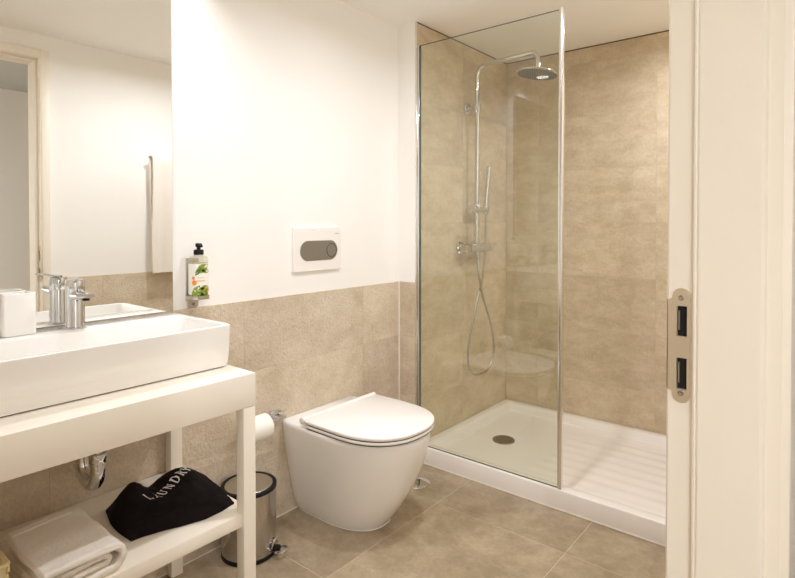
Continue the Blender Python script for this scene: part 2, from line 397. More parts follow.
# the open door leaf, swung into the room at the left, with a lever handle
leaf = mesh_obj('door_leaf', box(OX0 - .045, OX0 - .005, YB, YB + .99, .008, OZ - .01, bev=.002), M['frame'], door)
hd = bmesh.new(); lathe(hd, [(.025, 0), (.025, .008), (.01, .009), (.01, .045)], (OX0 - .005, YB + .93, 1.0), 'x', 20)
tube(hd, [(OX0 + .04, YB + .93, 1.0), (OX0 + .04, YB + .81, 1.0)], .009, 10); mesh_obj('door_handle', hd, M['steel'], leaf)

# ------------------------------------------------------------------ mirror
MX1, MZ0, MZ1 = .947, .886, 2.05
mr = thing('wall_mirror', 'large frameless rectangular mirror above the washbasin', 'mirror', (.35, 0, MZ0))
mesh_obj('backing', box(X_L + .012, MX1 - .001, -.0075, -.0003, MZ0 + .001, MZ1 - .001), M['black'], mr)
mesh_obj('mirror_pane', box(X_L + .01, MX1, -.012, -.0078, MZ0, MZ1, bev=.0006, seg=1), M['mirror'], mr)

# ------------------------------------------------------------------ shower tray
TX0, TX1, TY0, TY1, ZT = X_RET - .001, X_R - .002, Y_F + .01, D_SIDE - .0015, .0823
tray = thing('shower_tray', 'long white shower tray with a ribbed floor and a raised rim', 'shower tray', ((TX0 + TX1) / 2, (TY0 + TY1) / 2, 0))
def tray_z(x, y):
    d = min(x - TX0, TX1 - x, TY1 - y, y - TY0)
    rim = .048; z = ZT
    if d > rim:
        t = min((d - rim) / .034, 1); s = t * t * (3 - 2 * t); z = ZT - .036 * s
        # ribs across the walking end
        e = max(0, min((x - TX0 - .13) / .03, (TX1 - .13 - x) / .03, 1)) * max(0, min((-.60 - y) / .10, (y - TY0 - .12) / .05, 1))
        if e > 0:
            z += .0023 * e * (.5 + .5 * math.cos(2 * PI * (x - TX0 - .13) / .082))
        z -= .006 * max(0, 1 - math.hypot(x - 2.571, y + .376) / .5)
    elif d < .006: z = ZT - .004 * (1 - d / .006) ** 2
    return z
xs = sorted(set([TX0 + v for v in (0, .002, .004, .006, .03, .048, .052, .057, .062, .068, .075, .082, .09)] + [TX1 - v for v in (0, .002, .004, .006, .03, .048, .052, .057, .062, .068, .075, .082, .09)] + [TX0 + .1 + i * .0068 for i in range(int((TX1 - TX0 - .2) / .0068) + 1)]))
ys = sorted(set([TY0 + v for v in (0, .002, .004, .006, .03, .048, .055, .062, .07, .078, .09)] + [TY1 - v for v in (0, .002, .004, .006, .03, .048, .052, .057, .062, .068, .075, .082, .09)] + [TY0 + .1 + i * .025 for i in range(int((TY1 - TY0 - .2) / .025) + 1)]))
tb = bmesh.new(); G = [[tb.verts.new((x, y, tray_z(x, y))) for y in ys] for x in xs]
for i in range(len(xs) - 1):
    for j in range(len(ys) - 1): tb.faces.new((G[i][j], G[i + 1][j], G[i + 1][j + 1], G[i][j + 1]))
border = [G[i][0] for i in range(len(xs))] + [G[-1][j] for j in range(1, len(ys))] + [G[i][-1] for i in range(len(xs) - 2, -1, -1)] + [G[0][j] for j in range(len(ys) - 2, 0, -1)]
low = [tb.verts.new((v.co.x, v.co.y, .0005)) for v in border]
for k in range(len(border)): tb.faces.new((border[k], border[(k + 1) % len(border)], low[(k + 1) % len(border)], low[k]))
mesh_obj('tray_body', tb, M['tray'], tray, smooth=50)
mesh_obj('drain_cover', lathe(bmesh.new(), [(.001, .0105), (.03, .0103), (.050, .009), (.0565, .0062), (.0575, .003), (.0565, -.002)], (2.571, -.376, tray_z(2.571, -.376)), n=48), M['drain'], tray)
mesh_obj('caulk_line', box(TX0 - .003, TX0, TY0, TY1, 0, .004), M['caulk'], tray)

# ------------------------------------------------------------------ glass screen
YP, ZG0, ZG1 = -.853, ZT + .001, 2.054
scr = thing('shower_screen', 'fixed clear glass shower screen with slim metal end post', 'shower screen', (X_RET + .012, -.49, ZT))
XG = X_RET + .014
gb = box(XG - .003, XG + .003, YP + .004, D_SIDE - .012, ZG0, ZG1)
mesh_obj('glass_panel', gb, M['glass'], scr, smooth=0)
mesh_obj('glass_edge', box(XG - .0031, XG + .0031, YP + .004, D_SIDE - .012, ZG1, ZG1 + .0016), M['glass_edge'], scr)
mesh_obj('glass_edge', box(XG - .0031, XG + .0031, YP + .004, D_SIDE - .012, ZG0 - .001, ZG0 + .0014), M['glass_edge'], scr)
mesh_obj('glass_edge', box(XG - .0032, XG + .0032, D_SIDE - .0165, D_SIDE - .012, ZG0, ZG1), M['glass_edge'], scr)
mesh_obj('wall_profile', box(XG - .009, XG + .009, D_SIDE - .0125, D_SIDE - .0005, ZT + .0005, ZG1, bev=.002), M['chrome'], scr)
pb = bmesh.new(); prism(pb, rrect(XG - .011, XG + .011, YP - .011, YP + .009, .006), 'z', ZT + .0005, ZG1 + .008)
mesh_obj('end_post', pb, M['alu'], scr)

# ------------------------------------------------------------------ shower column
SX, SY = 2.623, -.181
sc = thing('shower_column', 'chrome rain shower column with bar mixer on the tiled wall', 'shower', (SX, D_SIDE, 1.0))
path = fillet_path([(SX, SY, 1.05), (SX, SY, 2.044), (SX, -.535, 2.056), (SX, -.535, 1.975)], .07, 10)
mesh_obj('riser_pipe', tube(bmesh.new(), path, .0125, 16), M['chrome'], sc)
hb = lathe(bmesh.new(), [(.004, .050), (.013, .048), (.014, .022), (.03, .016), (.100, .006), (.1065, .003), (.107, -.001), (.1045, -.0045), (.02, -.0052), (.001, -.0052)], (0, 0, 0), n=64)
rot = Matrix.Rotation(math.radians(8), 3, Vector((.5, -.8, 0)).normalized().cross(Vector((0, 0, -1))))
HC = Vector((SX, -.535, 1.943))
for v in hb.verts: v.co = rot @ v.co + HC
head = mesh_obj('shower_head', hb, M['chrome'], sc)
sf = lathe(bmesh.new(), [(.0995, -.0046), (.0995, -.0056), (.001, -.0058)], (0, 0, 0), n=64)
for v in sf.verts: v.co = rot @ v.co + HC
mesh_obj('spray_face', sf, M['spray'], head)
nz = bmesh.new()
for ring in range(1, 9):
    for k in range(ring * 6):
        a = 2 * PI * k / (ring * 6) + ring * .3; r = ring * .0116
        c = rot @ Vector((r * math.cos(a), r * math.sin(a), -.0062)) + HC
        q = bmesh.ops.create_cube(nz, size=.0044)
        for v in q['verts']: v.co += c
no = mesh_obj('nozzles', nz, M['black'], head); no['kind'] = 'stuff'
wm = bmesh.new(); lathe(wm, [(.034, 0), (.034, -.006), (.030, -.012), (.013, -.016), (.013, -.058)], (SX, D_SIDE, 1.815), 'y', 28)
lathe(wm, [(.021, -.022), (.021, .022)], (SX, SY, 1.815), 'z', 20)
mesh_obj('wall_bracket', wm, M['chrome'], sc)
ZMX = 1.045
for dx in (-.075, .075):
    ro = bmesh.new(); lathe(ro, [(.037, 0), (.037, -.009), (.031, -.017), (.02, -.020), (.02, -.05)], (SX + dx, D_SIDE, ZMX), 'y', 32)
    mesh_obj('rosette', ro, M['chrome'], sc)
mesh_obj('mixer_bar', lathe(bmesh.new(), [(.015, -.092), (.026, -.09), (.026, .09), (.015, .092)], (SX, SY, ZMX), 'x', 28), M['chrome'], sc)
for s in (-1, 1):
    k = lathe(bmesh.new(), [(.017, s * .094), (.0245, s * .096), (.0255, s * .13), (.022, s * .136), (.001, s * .137)], (SX, SY, ZMX), 'x', 24)
    kn = mesh_obj('mixer_knob', k, M['chrome'], sc)
    tb2 = bmesh.new(); tube(tb2, [(SX + s * .115, SY - .02, ZMX + .01), (SX + s * .118, SY - .048, ZMX + .022)], .005, 8); mesh_obj('knob_lever', tb2, M['chrome'], kn)
mesh_obj('pipe_collar', lathe(bmesh.new(), [(.016, .018), (.0175, .024), (.0175, .045), (.012, .052)], (SX, SY, ZMX), 'z', 20), M['chrome'], sc)
ZSL = 1.262
sl = bmesh.new(); lathe(sl, [(.022, -.026), (.025, -.02), (.025, .02), (.022, .026)], (SX, SY, ZSL), 'z', 24)
lathe(sl, [(.018, -.06), (.021, -.057), (.021, .06), (.018, .062)], (SX + .01, SY, ZSL), 'x', 20)
lathe(sl, [(.014, -.024), (.020, -.01), (.020, .018), (.0165, .022)], (SX + .075, SY - .012, ZSL), 'z', 20)
mesh_obj('handset_slider', sl, M['chrome'], sc)
mesh_obj('hose_outlet', lathe(bmesh.new(), [(.011, -.02), (.011, -.045), (.008, -.05)], (SX, SY - .005, ZMX), 'z', 16), M['chrome'], sc)
hs = thing('hand_shower', 'slim stick hand shower with looping metal hose', 'hand shower', (SX + .075, SY - .012, ZSL))
mesh_obj('handset', tube(bmesh.new(), [(SX + .075, SY - .012, ZSL - .03), (SX + .077, SY - .013, ZSL + .03), (SX + .086, SY - .020, ZSL + .17), (SX + .090, SY - .023, ZSL + .235), (SX + .0902, SY - .0235, ZSL + .238)], [.010, .0125, .0130, .014, .010], 16), M['chrome'], hs)
hp = [(2.698, -.193, 1.235), (2.694, -.193, 1.10), (2.688, -.193, 1.0), (2.664, -.19, .86), (2.630, -.186, .78), (2.556, -.186, .60), (2.524, -.186, .475), (2.555, -.186, .372), (2.650, -.19, .340), (2.745, -.19, .360), (2.790, -.194, .455), (2.755, -.197, .590), (2.668, -.197, .76), (2.632, -.194, .86), (2.622, -.188, .94), (2.622, -.186, .998)]
hpath = smooth_path(hp, 34)
mesh_obj('hose', tube(bmesh.new(), hpath, [.0056 + .0009 * (i % 2) for i in range(len(hpath))], 8), M['hose'], hs)

# ------------------------------------------------------------------ toilet
CXT = 1.611
def dring(w, yb, yf, z, n=2.35, wb=None, m=34, corner=.02):
    """D outline: straight back, straight sides, rounded front"""
    wb = w if wb is None else wb; pts = []; ym = yb + (yf - yb) * .40
    for k in range(m + 1):
        t = PI * k / m; c, s = math.cos(t), math.sin(t)
        pts.append((CXT + w * math.copysign(abs(c) ** (2 / n), c), ym + (yf - ym) * abs(s) ** (2 / n), z))
    left = [(CXT - wb - (w - wb) * f, yb + (ym - yb) * f, z) for f in (.75, .5, .25, .08)]
    back = [(CXT - wb + corner * .3, yb + (yf - yb) * .0 - .0, z), (CXT, yb, z), (CXT + wb - corner * .3, yb, z)]
    right = [(2 * CXT - a, b, c) for a, b, c in reversed(left)]
    return pts + left + back + right
toi = thing('toilet', 'white floor standing toilet against the wall with its lid closed', 'toilet', (CXT, -.25, 0))
rings = []; ZB = .388
for z in (.001, .006, .02, .05, .09, .13, .17, .21, .25, .29, .325, .35, .368, .379, .385, .388):
    h = z / ZB
    w = .127 + .090 * h ** .75; wb = .124 + .087 * h ** .65; yf = -.374 - .180 * (1 - (1 - h) ** 1.75)
    if z > .37: q = (z - .368) / .02; ins = .010 * (1 - math.sqrt(max(0, 1 - q * q))); w -= ins; wb -= ins; yf += ins
    rings.append(dring(w, -.0075, yf, z, wb=wb))
mesh_obj('bowl', loft(bmesh.new(), rings), M['ceramic'], toi, smooth=60)
def slab(z0, z1, w, yb, yf, r=.004):
    return loft(bmesh.new(), [dring(w - r, yb, yf + r, z0), dring(w, yb, yf, z0 + r), dring(w, yb, yf, z1 - r), dring(w - r * .3, yb, yf + r * .3, z1 - r * .3), dring(w - r, yb - .001, yf + r, z1)])
mesh_obj('seat', slab(.3905, .4030, .2125, -.150, -.5600), M['plastic'], toi, smooth=50)
mesh_obj('gap_shade', slab(.3882, .3906, .2095, -.155, -.5565, .0008), M['black'], toi)  # black slabs stand in for the shade in the gaps under seat and lid
mesh_obj('gap_shade', slab(.4030, .4058, .2095, -.155, -.5565, .0008), M['black'], toi)
lid = mesh_obj('lid', slab(.4058, .4205, .2135, -.146, -.5612), M['plastic'], toi, smooth=50)
hg = bmesh.new(); lathe(hg, [(.009, -.212), (.0135, -.2095), (.0135, .2095), (.009, .212)], (CXT, -.136, .4135), 'x', 24)
mesh_obj('hinge_bar', hg, M['plastic'], lid)
mesh_obj('caulk_line', loft(bmesh.new(), [dring(.131, -.0075, -.378, .0004, wb=.128), dring(.1265, -.0075, -.3735, .005, wb=.1235)]), M['caulk'], toi)

# ------------------------------------------------------------------ flush plate
fp = thing('flush_plate', 'white wall flush plate with grey oval button above the toilet', 'flush plate', (1.6, 0, .98))
mesh_obj('plate', prism(bmesh.new(), rrect(1.468, 1.737, .978, 1.150, .004), 'y', 0, -.014, .0015), M['plastic'], fp)
mesh_obj('top_cap', box(1.470, 1.735, -.010, -.0005, 1.1505, 1.164, bev=.001), M['plastic'], fp)
bt = mesh_obj('button', prism(bmesh.new(), rrect(1.499, 1.713, 1.022, 1.107, .0424, 14), 'y', -.0136, -.0165, .001), M['button'], fp)
ringo = bmesh.new(); tube(ringo, [(x, -.0166, z) for x, z in circ(1.6765, 1.0635, .0285, 40)], .0011, 6, closed=True)
mesh_obj('button_ring', ringo, M['black'], bt)
mesh_obj('small_button', prism(bmesh.new(), circ(1.6765, 1.0635, .0265, 36), 'y', -.0160, -.0174, .0005), M['button'], bt)
mesh_obj('maker_mark', box(1.698, 1.722, -.0143, -.0139, 1.1345, 1.1375), M['greyprint'], fp)

# ------------------------------------------------------------------ vanity table
VX0, VX1, VY, VZ = -.235, .960, -.450, .750
va = thing('vanity_table', 'cream lacquered vanity table with an open lower shelf', 'vanity', ((VX0 + VX1) / 2, VY / 2, 0))
mesh_obj('tabletop', box(VX0, VX1, VY, -.0075, .655, VZ, bev=.002), M['vanity'], va)
LW, LD = .042, .037
for lx in (VX0, VX1 - LW):
    for ly in (VY, -.0445):
        mesh_obj('leg', box(lx + .0008, lx + LW - .0008, ly + .0008, ly + LD - .0008, .001, .6545, bev=.0015), M['vanity'], va)
mesh_obj('shelf', box(VX0 + .004, VX1 - .002, VY + .012, -.0085, .313, .350, bev=.0015), M['vanity'], va)

# ------------------------------------------------------------------ washbasin
BX0, BX1, BY0, BY1, BZ0, BZ1 = .13, .958, -.366, -.0125, .7506, .883
ba = thing('washbasin', 'long rectangular white ceramic washbasin on the vanity table', 'washbasin', ((BX0 + BX1) / 2, (BY0 + BY1) / 2, BZ0))
bb = bmesh.new(); r = .024
outer = [(rrect(BX0 + i, BX1 - i - .014 * (z - BZ0) / .13, BY0 + i + .032 * (BZ1 - z) / .13, BY1 - i, r - i * .5, 8), z) for i, z in ((.006, BZ0 + .0025), (.004, BZ0 + .003), (.0025, BZ0 + .005), (.0008, BZ0 + .02), (0, BZ0 + .05), (0, BZ1 - .006), (.0015, BZ1 - .002), (.005, BZ1))]
ix0, ix1, iy0, iy1 = BX0 + .05, .922, BY0 + .013, -.132
inner = [(rrect(ix0 - a, ix1 + a, iy0 - a * .5, iy1 + a, .022, 8), z) for a, z in ((.003, BZ1), (.0008, BZ1 - .001), (0, BZ1 - .003))]
inner += [(rrect(ix0 + a, ix1 - a, iy0 + a * .3, iy1 - a * .5, .022, 8), z) for a, z in ((.010, BZ1 - .04), (.022, BZ1 - .085), (.04, BZ1 - .097), (.10, BZ1 - .100))]
loft(bb, [[(x, y, z) for x, y in o] for o, z in outer + inner])
mesh_obj('basin_body', bb, M['ceramic'], ba, smooth=40)
mesh_obj('base_shade_strip', prism(bmesh.new(), rrect(BX0 + .008, BX1 - .008, BY0 + .042, BY1 - .008, .02, 6), 'z', BZ0 - .0002, BZ0 + .0026), M['joint'], ba)  # dark strip paints the shadow line under the basin
mesh_obj('basin_drain', lathe(bmesh.new(), [(.03, .0005), (.032, .002), (.028, .004), (.001, .0045)], ((ix0 + ix1) / 2, (iy0 + iy1) / 2, BZ1 - .1), n=32), M['chrome'], ba)

# ------------------------------------------------------------------ basin mixer tap
fx, fy = .621, -.074
fa = thing('basin_tap', 'chrome single lever cylindrical tap on the washbasin', 'tap', (fx, fy, BZ1))
mesh_obj('tap_body', lathe(bmesh.new(), [(.030, .0004), (.030, .004), (.0255, .006), (.0245, .012), (.0240, .098), (.0235, .1), (.0235, .102), (.0245, .1035), (.0245, .134), (.022, .138), (.001, .1385)], (fx, fy, BZ1), n=40), M['chrome'], fa)
sp = bmesh.new(); rs = []
for k in range(9):
    t = k / 8; y = fy - .012 - .088 * t; z = BZ1 + .093 + .006 * t; a, b = .0215 + .002 * t - .010 * t ** 5, .013 - .007 * t
    rs.append([(fx + a * math.cos(q), y, z + b * math.sin(q)) for q in [2 * PI * i / 20 for i in range(20)]])
loft(sp, rs); spo = mesh_obj('spout', sp, M['chrome'], fa)
mesh_obj('aerator', lathe(bmesh.new(), [(.009, 0), (.009, -.005), (.007, -.0055)], (fx, fy - .076, BZ1 + .090), n=20), M['black'], spo)
lv = bmesh.new(); bx(lv, fx - .009, fx + .009, fy - .085, fy + .008, BZ1 + .1382, BZ1 + .143, bev=.002)
for v in lv.verts:      # the lever is turned a little to the left
    q = Matrix.Rotation(math.radians(-20), 3, 'Z') @ Vector((v.co.x - fx, v.co.y - fy, 0)); v.co = Vector((fx + q.x, fy + q.y, v.co.z + max(0, fy - v.co.y) * .05))
mesh_obj('lever', lv, M['chrome'], fa)

# ------------------------------------------------------------------ square tumbler
tx0, tx1, ty0, ty1 = .444, .522, -.086, -.018
tu = bmesh.new(); loft(tu, [[(x, y, z) for x, y in rrect(tx0 + i, tx1 - i, ty0 + i, ty1 - i, .007, 5)] for i, z in ((.003, BZ1 + .0004), (0, BZ1 + .003), (0, BZ1 + .110), (.0012, BZ1 + .112), (.005, BZ1 + .112), (.006, BZ1 + .110), (.0065, BZ1 + .012), (.012, BZ1 + .008))])
solo('ceramic_tumbler', tu, M['ceramic'], 'white square ceramic tumbler on the washbasin ledge left of the tap', 'tumbler', ((tx0 + tx1) / 2, (ty0 + ty1) / 2, BZ1))

# ------------------------------------------------------------------ basin trap under the vanity
tr = thing('basin_trap', 'chrome curved drain trap hanging below the vanity top', 'drain trap', (.615, -.2, .6549))
mesh_obj('inlet_pipe', lathe(bmesh.new(), [(.0165, 0), (.0165, -.09)], (.618, -.225, .6549), n=24), M['chrome'], tr)
mesh_obj('coupling_nut', lathe(bmesh.new(), [(.018, .004), (.0245, .002), (.0245, -.012), (.0225, -.016), (.0225, -.026), (.02, -.028)], (.618, -.225, .566), n=16), M['chrome'], tr)
up = [(.618, -.225, .57), (.618, -.225, .53)] + [(.618, -.175 - .05 * math.cos(PI * k / 12), .52 - .05 * math.sin(PI * k / 12) * .95) for k in range(13)] + [(.618, -.125, .54), (.618, -.125, .575), (.618, -.118, .592), (.618, -.10, .600), (.618, -.07, .602), (.618, -.0065, .602)]
mesh_obj('u_bend', tube(bmesh.new(), up, .0195, 20), M['chrome'], tr)
mesh_obj('wall_flange', lathe(bmesh.new(), [(.034, -.0065), (.034, -.009), (.022, -.016)], (.618, 0, .602), 'y', 28), M['chrome'], tr)

# ------------------------------------------------------------------ soap bottle in its wall holder
sx, sy = 1.023, -.046
ho = thing('soap_holder', 'metal wall holder clasping the soap bottle beside the mirror', 'soap holder', (1.03, 0, .885))
mesh_obj('back_strip', box(sx - .024, sx + .024, -.0045, -.0002, .912, 1.06, bev=.001), M['steel'], ho)
cup = bmesh.new(); loft(cup, [[(x, y, z) for x, y in rrect(sx - .031 + i, sx + .031 - i, sy - .025 + i, -.0065 - i * 0, .016, 6)] for i, z in ((0, .9205), (0, .933), (.0018, .933), (.0018, .9225))])
mesh_obj('base_cup', cup, M['steel'], ho)
mesh_obj('lock_tab', prism(bmesh.new(), rrect(sx - .0195, sx + .0195, .8895, .9205, .005), 'y', -.0003, -.0085, .0008), M['steel'], ho)
mesh_obj('lock_screw', lathe(bmesh.new(), [(.0055, -.0085), (.0055, -.010), (.003, -.0105), (.002, -.0095)], (sx, 0, .900), 'y', 16), M['drain'], ho)
so = thing('soap_bottle', 'clear pump soap bottle with citrus printed label on the wall', 'soap bottle', (sx, sy, .915))
def brr(i, z, r=.017): return [(x, y, z) for x, y in rrect(sx - .029 + i, sx + .029 - i, sy - .022 + i, sy + .030 - i, max(r - i * .4, .004), 6)]
mesh_obj('bottle_shell', loft(bmesh.new(), [brr(.004, .9235), brr(.0, .927), brr(0, 1.058), brr(.004, 1.067), brr(.014, 1.071), brr(.018, 1.073)]), M['bottle'], so)
mesh_obj('liquid', loft(bmesh.new(), [brr(.005, .9255), brr(.002, .928), brr(.002, 1.046)]), M['soap'], so)
lab_o = [(x, y) for x, y in rrect(sx - .0295, sx + .0295, sy - .0225, sy + .0305, .0172, 6)]
lab = mesh_obj('label', loft(bmesh.new(), [[(x, y, z) for x, y in lab_o] for z in (.938, 1.043)], cap=False), M['label'], so)
# perimeter mapping of the label for its printed fruit: a = metres along the outline from the front-left corner
def lab_pt(a, z, off=.0006):
    pts = [Vector(p) for p in rrect(sx - .0295 - off, sx + .0295 + off, sy - .0225 - off, sy + .0305 + off, .0172, 8)]
    i0 = min(range(len(pts)), key=lambda k: (pts[k] - Vector((sx - .022, sy - .034))).length)   # near the left front corner
    n = len(pts); i = i0; d = a; st = 1
    if a < 0: st = -1; d = -a
    while True:
        q = pts[(i + st) % n]; l = (q - pts[i % n]).length
        if d <= l: p = pts[i % n].lerp(q, d / l); return (p.x, p.y, z)
        d -= l; i += st
def decal(pts, m, par, name):
    b = bmesh.new(); c = (sum(p[0] for p in pts) / len(pts), sum(p[1] for p in pts) / len(pts))
    vc = b.verts.new(lab_pt(*c)); vs = [b.verts.new(lab_pt(*p)) for p in pts]
    for k in range(len(vs)): b.faces.new((vc, vs[k], vs[(k + 1) % len(vs)]))
    return mesh_obj(name, b, M[m], par)
def leafshape(a, z, l, w, ang, n=9):
    top = [(l * (k / n - .5), w * math.sin(PI * k / n)) for k in range(n + 1)]; bot = [(x, -y) for x, y in reversed(top[1:-1])]
    c, s = math.cos(ang), math.sin(ang); return [(a + x * c - y * s, z + x * s + y * c) for x, y in top + bot]
for a, z, l, w, an, mm in ((.017, 1.026, .044, .011, .5, 'leaf'), (.005, 1.018, .03, .006, .9, 'leaf2'), (.030, 1.018, .028, .006, -.2, 'leaf'), (-.003, .951, .036, .010, 1.0, 'leaf'), (.016, .948, .042, .011, .35, 'leaf'), (.008, .940, .032, .007, -.3, 'leaf2'), (.027, .960, .030, .007, .1, 'leaf'), (-.014, .942, .02, .006, 1.3, 'leaf'), (.033, .942, .03, .006, 1.2, 'leaf2')):
    decal(leafshape(a, z, l * 1.25, w * 1.3, an), mm, lab, 'printed_leaf')
for a, z, r in ((-.011, .979, .009), (-.014, .995, .006), (.037, .953, .0095)): decal(circ(a, z, r, 16), 'orange', lab, 'printed_fruit')
for k in range(9): decal([(-.003 + k * .0036, .9825), (-.0007 + k * .0036, .9825), (-.0007 + k * .0036, .9865), (-.003 + k * .0036, .9865)], 'orange', lab, 'printed_line')
for k in range(7): decal([(.001 + k * .0036, .994), (.0032 + k * .0036, .994), (.0032 + k * .0036, .9962), (.001 + k * .0036, .9962)], 'greyprint', lab, 'printed_line')
pc = (sx, sy + .002, 1.073)
mesh_obj('pump_collar', lathe(bmesh.new(), [(.0165, 0), (.0165, .014), (.0145, .017), (.008, .018), (.0065, .019), (.0065, .03)], pc, n=24), M['black'], so)
pm = lathe(bmesh.new(), [(.009, .026), (.0105, .028), (.0105, .037), (.009, .039)], pc, n=20)
tube(pm, [(pc[0], pc[1], pc[2] + .034), (pc[0] - .004, pc[1] - .022, pc[2] + .033), (pc[0] - .005, pc[1] - .027, pc[2] + .028)], .0045, 8)
mesh_obj('pump_head', pm, M['black'], so)

# ------------------------------------------------------------------ toilet roll and holder
RX0, RX1, RY, RZ = 1.178, 1.280, -.078, .426
th = thing('paper_holder', 'chrome toilet paper holder on the tiled wall by the toilet', 'paper holder', (1.372, -.006, RZ))
mesh_obj('wall_plate', box(1.346, 1.398, -.014, -.0063, RZ - .024, RZ + .012, bev=.0015), M['chrome'], th)
mesh_obj('arm', tube(bmesh.new(), fillet_path([(1.372, -.013, RZ - .006), (1.372, RY, RZ - .002), (1.160, RY, RZ)], .012, 6), .0058, 12), M['chrome'], th)
mesh_obj('cover_flap', box(1.340, 1.403, -.036, -.0145, RZ + .003, RZ + .0055, bev=.0008), M['chrome'], th)
rl = thing('toilet_roll', 'white toilet paper roll on its holder behind the vanity leg', 'toilet roll', ((RX0 + RX1) / 2, RY, RZ - .054))
rb = bmesh.new(); prof = [(.020, RX0), (.0445, RX0), (.046, RX0 + .0015), (.046, RX1 - .0015), (.0445, RX1), (.020, RX1)]
lathe(rb, prof + [prof[0]], (0, RY, RZ - .008), 'x', 48, cap=False); mesh_obj('paper', rb, M['paper'], rl)
mesh_obj('core', lathe(bmesh.new(), [(.0199, RX0), (.0199, RX1), (.0185, RX1), (.0185, RX0), (.0199, RX0)], (0, RY, RZ - .008), 'x', 32, cap=False), M['card'], rl)

# ------------------------------------------------------------------ pedal bin
bx_, by_, br, bh = 1.175, -.111, .0965, .246
pbn = thing('pedal_bin', 'small polished steel pedal bin with black rims on the floor', 'waste bin', (bx_, by_, 0))
mesh_obj('bin_body', lathe(bmesh.new(), [(.095, .016), (.0955, .016), (.0955, bh - .012), (.095, bh - .012)], (bx_, by_, 0), n=64), M['binsteel'], pbn)
mesh_obj('base_ring', lathe(bmesh.new(), [(.093, .0008), (br, .002), (br, .016), (.094, .018)], (bx_, by_, 0), n=64), M['black'], pbn)
mesh_obj('top_rim', lathe(bmesh.new(), [(.094, bh - .013), (br + .001, bh - .012), (br + .001, bh - .001), (.0955, bh + .001), (.085, bh + .001), (.0845, bh - .003)], (bx_, by_, 0), n=64), M['black'], pbn)
mesh_obj('lid', lathe(bmesh.new(), [(.0845, bh - .006), (.0845, bh - .0015), (.082, bh + .0005), (.04, bh + .003), (.001, bh + .0035)], (bx_, by_, 0), n=48), M['steel'], pbn)
pd = Vector((.45, -.893, 0)).normalized(); ps = Vector((.893, .45, 0))
def PD(f, s, z): p = Vector((bx_, by_, 0)) + pd * f + ps * s; return (p.x, p.y, z)
mesh_obj('pedal_arm', tube(bmesh.new(), [PD(.085, 0, .026), PD(.118, 0, .028)], .011, 10), M['black'], pbn)
mesh_obj('pedal', tube(bmesh.new(), smooth_path([PD(.104 + .020 + .022 * math.cos(a), .022 * math.sin(a), .022 + .004 * math.cos(a)) for a in [2 * PI * k / 10 for k in range(10)]], 5, True), .0048, 10, closed=True), M['chrome'], pbn)
mesh_obj('pedal_guard', tube(bmesh.new(), [PD(.097 + .012 * math.sin(PI * k / 10), -.030 + .0, .012 + .05 * k / 10) if False else PD(.098 + .004 * math.sin(PI * k / 10), .022 * math.cos(PI * k / 10), .034 + .024 * math.sin(PI * k / 10)) for k in range(11)], .0045, 8), M['chrome'], pbn)

# ------------------------------------------------------------------ floor drain cap
fd = thing('floor_drain', 'round polished chrome drain cap on the floor behind the toilet', 'floor drain', (1.972, -.262, 0))
mesh_obj('cap', lathe(bmesh.new(), [(.060, .0004), (.060, .002), (.056, .0045), (.03, .006), (.001, .0065)], (1.972, -.262, 0), n=48), M['chrome'], fd)
mesh_obj('cap_screw', lathe(bmesh.new(), [(.006, .0055), (.006, .0075), (.001, .0078)], (1.972, -.262, 0), n=16), M['steel'], fd)

# ------------------------------------------------------------------ black laundry bag on the shelf
ZSH = .3505
FL, FR, BR, BL = Vector((.656, -.338)), Vector((.938, -.378)), Vector((.932, -.135)), Vector((.678, -.125))
def bag_h(s, t):
    e = (max(0, 1 - abs(2 * s - 1) ** 3.8) ** .5) * (max(0, 1 - abs(2 * t - 1) ** 2.6) ** .6)
    h = .052 + .034 * math.exp(-((s - .76) / .25) ** 2 - ((t - .80) / .34) ** 2) + .040 * math.exp(-((s - .19) / .15) ** 2 - ((t - .66) / .32) ** 2)
    h -= .020 * math.exp(-((s - .40) / .09) ** 2) * t
    h -= .018 * math.exp(-((t - .13 - .05 * math.sin(3 * s)) / .035) ** 2)
    h += .006 * noise.noise(Vector((s * 4, t * 4, 3))) + .0065 * noise.noise(Vector((s * 9 + t * 3, t * 5, 8))) + .003 * noise.noise(Vector((s * 22, t * 12 - s * 6, 2)))
    h += .003 * math.sin(26 * s + 9 * t) * max(0, .35 - s) / .35
    return max(.0, h * e)
def bag_xy(s, t):
    w = .010 * math.sin(s * PI * 2.0 + .6) * (1 - t) + .010 * math.sin(s * PI) * (2 * t - 1) - .006 * noise.noise(Vector((s * 5, t * 3, 1)))
    p = (FL * (1 - s) + FR * s) * (1 - t) + (BL * (1 - s) + BR * s) * t
    return p + Vector((.012 * math.sin(t * PI) * (2 * s - 1), w))
def bag_p(s, t, off=0): p = bag_xy(s, t); return Vector((p.x, p.y, ZSH + .006 + bag_h(s, t) + off))
NS, NT = 64, 48
gb2 = bmesh.new()
T = [[gb2.verts.new(bag_p(i / NS, j / NT)) for j in range(NT + 1)] for i in range(NS + 1)]
B = [[gb2.verts.new((T[i][j].co.x, T[i][j].co.y, ZSH + .0002)) for j in range(NT + 1)] for i in range(NS + 1)]
for i in range(NS):
    for j in range(NT):
        gb2.faces.new((T[i][j], T[i + 1][j], T[i + 1][j + 1], T[i][j + 1])); gb2.faces.new((B[i][j], B[i][j + 1], B[i + 1][j + 1], B[i + 1][j]))
for i in range(NS):
    gb2.faces.new((T[i][0], B[i][0], B[i + 1][0], T[i + 1][0])); gb2.faces.new((T[i][NT], T[i + 1][NT], B[i + 1][NT], B[i][NT]))
for j in range(NT):
    gb2.faces.new((T[0][j], T[0][j + 1], B[0][j + 1], B[0][j])); gb2.faces.new((T[NS][j], B[NS][j], B[NS][j + 1], T[NS][j + 1]))
